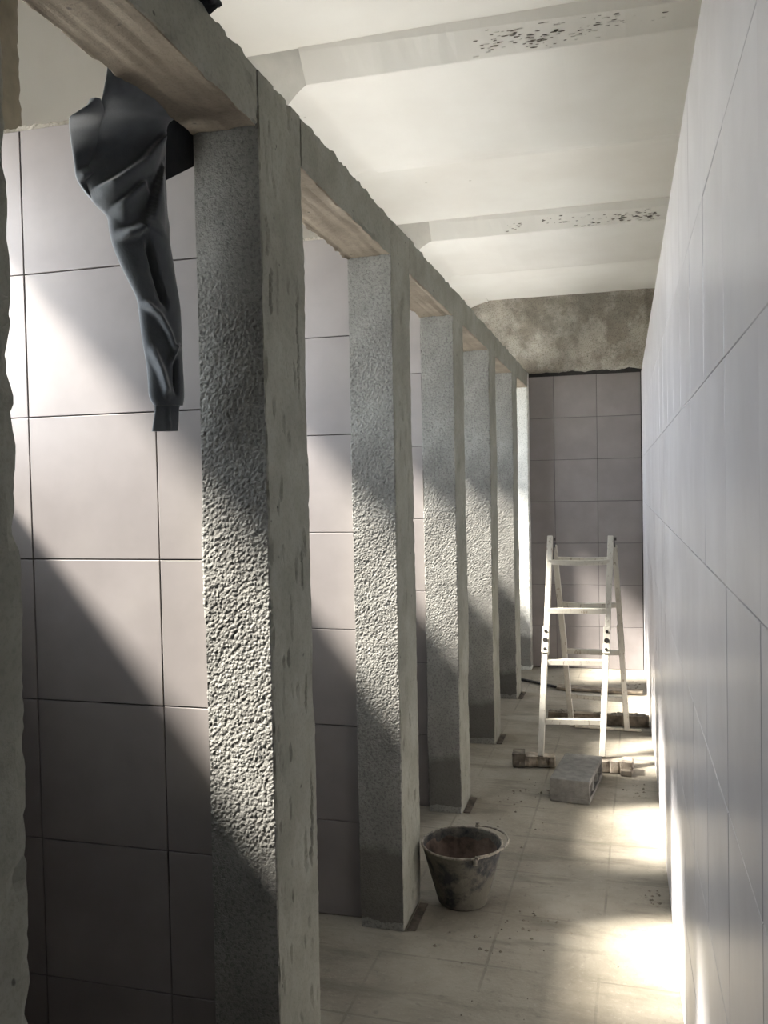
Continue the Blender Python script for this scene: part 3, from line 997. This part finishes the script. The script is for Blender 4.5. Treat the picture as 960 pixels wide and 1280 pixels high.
# solid with three cells open on the right side: shell built from walls
bm = bmesh.new()
wt = 0.022
def cb_box(lo, hi, bev=0.0): add_box(bm, lo, hi, bev)
cb_box((-bw, 0, 0), (0, bl, wt)); cb_box((-bw, 0, bh - wt), (0, bl, bh))
cb_box((-bw, 0, wt), (0, wt, bh - wt)); cb_box((-bw, bl - wt, wt), (0, bl, bh - wt))
cb_box((-bw, wt, wt), (-bw + 0.012, bl - wt, bh - wt))
for q in (1, 2):
    c = bl * q / 3
    cb_box((-bw + 0.012, c - 0.012, wt), (-0.002, c + 0.012, bh - wt))
bmesh.ops.remove_doubles(bm, verts=bm.verts, dist=0.0001)
o = link('block_body', bm_done('block_body', bm), blk, M_block)
mb = o.modifiers.new('soft_edges', 'BEVEL'); mb.width = 0.004; mb.segments = 2; mb.limit_method = 'ANGLE'

# ------------------------------------------------------------------ bricks under the ladder feet
def rough_brick(name, loc, rot, size, m, label, seed):
    r = empty(name, loc); r.rotation_euler = (0, 0, rot)
    tag(r, label, 'brick', 'broken bricks under the ladder')
    a, b, c = size
    me = rough_prism('brick_body', (a, b), (0.008, 0.008, 0.008, 0.008), c, 0.006,
                     lambda s, x, y, z: 0.006 * n3(x, y, z, 16, seed) + 0.003 * n3(x, y, z, 45, seed) - 0.007 * (abs(math.sin(x * 62 + 1)) > 0.93), [0, 0, 0, 0, 0], seed=seed)
    o = link('brick_body', me, r, M_brick)
    o.location = (-a / 2, -b / 2, 0.004)
    return r
r = rough_brick('broken_brick', (-0.462, 4.605, 0.0), 0.10, (0.215, 0.085, 0.052), M_brick, 'cement smeared brick under the left front ladder foot', 21)
me = rough_prism('crust', (0.065, 0.098), (0.008, 0.008, 0.008, 0.008), 0.068, 0.007, lambda s, x, y, z: 0.006 * n3(x, y, z, 22, 5), [0] * 5, seed=4)
o = link('crust', me, r, M_brick_dark); o.location = (-0.120, -0.05, 0.003)
r = rough_brick('broken_brick', (-0.058, 4.590, 0.0), -0.05, (0.175, 0.085, 0.056), M_brick, 'broken brick right of the grey block, under the right front ladder foot', 33)
me = rough_prism('crust', (0.05, 0.095), (0.008, 0.008, 0.008, 0.008), 0.062, 0.007, lambda s, x, y, z: 0.007 * n3(x, y, z, 22, 15), [0] * 5, seed=8)
o = link('crust', me, r, M_brick); o.location = (0.035, -0.05, 0.003)
bm = bmesh.new()
add_box(bm, (0.03, -0.075, 0.0), (0.085, -0.046, 0.03), 0.005)
link('chip', bm_done('chip', bm), r, M_brick_dark)

# ------------------------------------------------------------------ boards and rod on the floor
me = rough_prism('plank', (0.60, 0.05), (0.008, 0.012, 0.02, 0.012), 0.062, 0.006,
                 lambda s, x, y, z: 0.003 * n3(x, y, z, 14, 70) + 0.0015 * n3(x, y, z, 50, 70), [0] * 5, seed=71)
pl = link('plank', me, None, M_wood)
pl.location = (-0.468, 5.448, 0.003); pl.rotation_euler = (0, 0, -0.02)
tag(pl, 'rough grey brown plank on edge behind the ladder feet', 'plank')
vs0 = []
chips('mortar_crust', pl, 70, lambda: (random.choice((random.uniform(0.0, 0.16), random.uniform(0.28, 0.45), random.uniform(0.42, 0.58))), random.uniform(0.005, 0.045), 0.066), M_debris, 0.006, 0.016, (1.2, 1.0, 0.6))
bm = bmesh.new()
add_bar(bm, (-0.30, 5.372, 0.0065), (0.085, 5.350, 0.0065), 0.011, 0.020, 0.001, side=Vector((0, 0, 1)))
o = link('lath', bm_done('lath', bm), None, M_lath); tag(o, 'thin pale wooden lath lying along the foot of the plank', 'lath')
bm = bmesh.new()
add_tube(bm, [(-0.775, 6.57, 0.012), (-0.68, 6.51, 0.011), (-0.56, 6.42, 0.011), (-0.43, 6.325, 0.011)], 0.010, 8, False, 0.1)
o = link('iron_rod', bm_done('iron_rod', bm, True), None, M_steel); tag(o, 'dark iron rod on the floor near the last pillars', 'rod')
bm = bmesh.new()
add_bar(bm, (-0.475, 6.36, 0.013), (0.115, 6.30, 0.013), 0.018, 0.105, 0.002, side=Vector((0, 0, 1)))
o = link('board', bm_done('board', bm), None, M_wood); tag(o, 'flat grey board and shadow edge across the floor behind the ladder', 'board')  # right part of the dark board stands in for a shadow edge

# crumbs of mortar scattered about
def crumbs(spots, n):
    vs, fs = [], []
    for _ in range(n):
        cx, cy, sp = random.choice(spots)
        x, y = random.gauss(cx, sp), random.gauss(cy, sp * 1.5)
        if x > XR - 0.03 or x < XPR + 0.03 or math.hypot(x + 0.572, y - 3.045) < 0.2: continue
        s = random.uniform(0.002, 0.009)
        b = len(vs)
        for (a, c, e) in ((1, 0, 0.0), (0, 1, 0.0), (-1, 0, 0.0), (0, -1, 0.0)):
            vs.append((x + a * s * random.uniform(.6, 1.2), y + c * s * random.uniform(.6, 1.2), -0.001))
        vs.append((x, y, s * random.uniform(0.4, 0.9)))
        for q in range(4):
            fs.append((b + q, b + (q + 1) % 4, b + 4))
    o = link('mortar_crumbs', pyd('mortar_crumbs', vs, fs), None, M_debris)
    tag(o, 'crumbs of dry mortar scattered on the floor', 'debris', kind='stuff')
crumbs([(-0.45, 4.25, 0.06), (-0.42, 2.85, 0.06), (-0.3, 6.7, 0.15), (0.05, 6.6, 0.05), (0.05, 4.3, 0.04), (-0.5, 3.9, 0.1), (-0.33, 2.95, 0.05), (0.09, 3.2, 0.02), (-0.35, 2.6, 0.15)], 150)
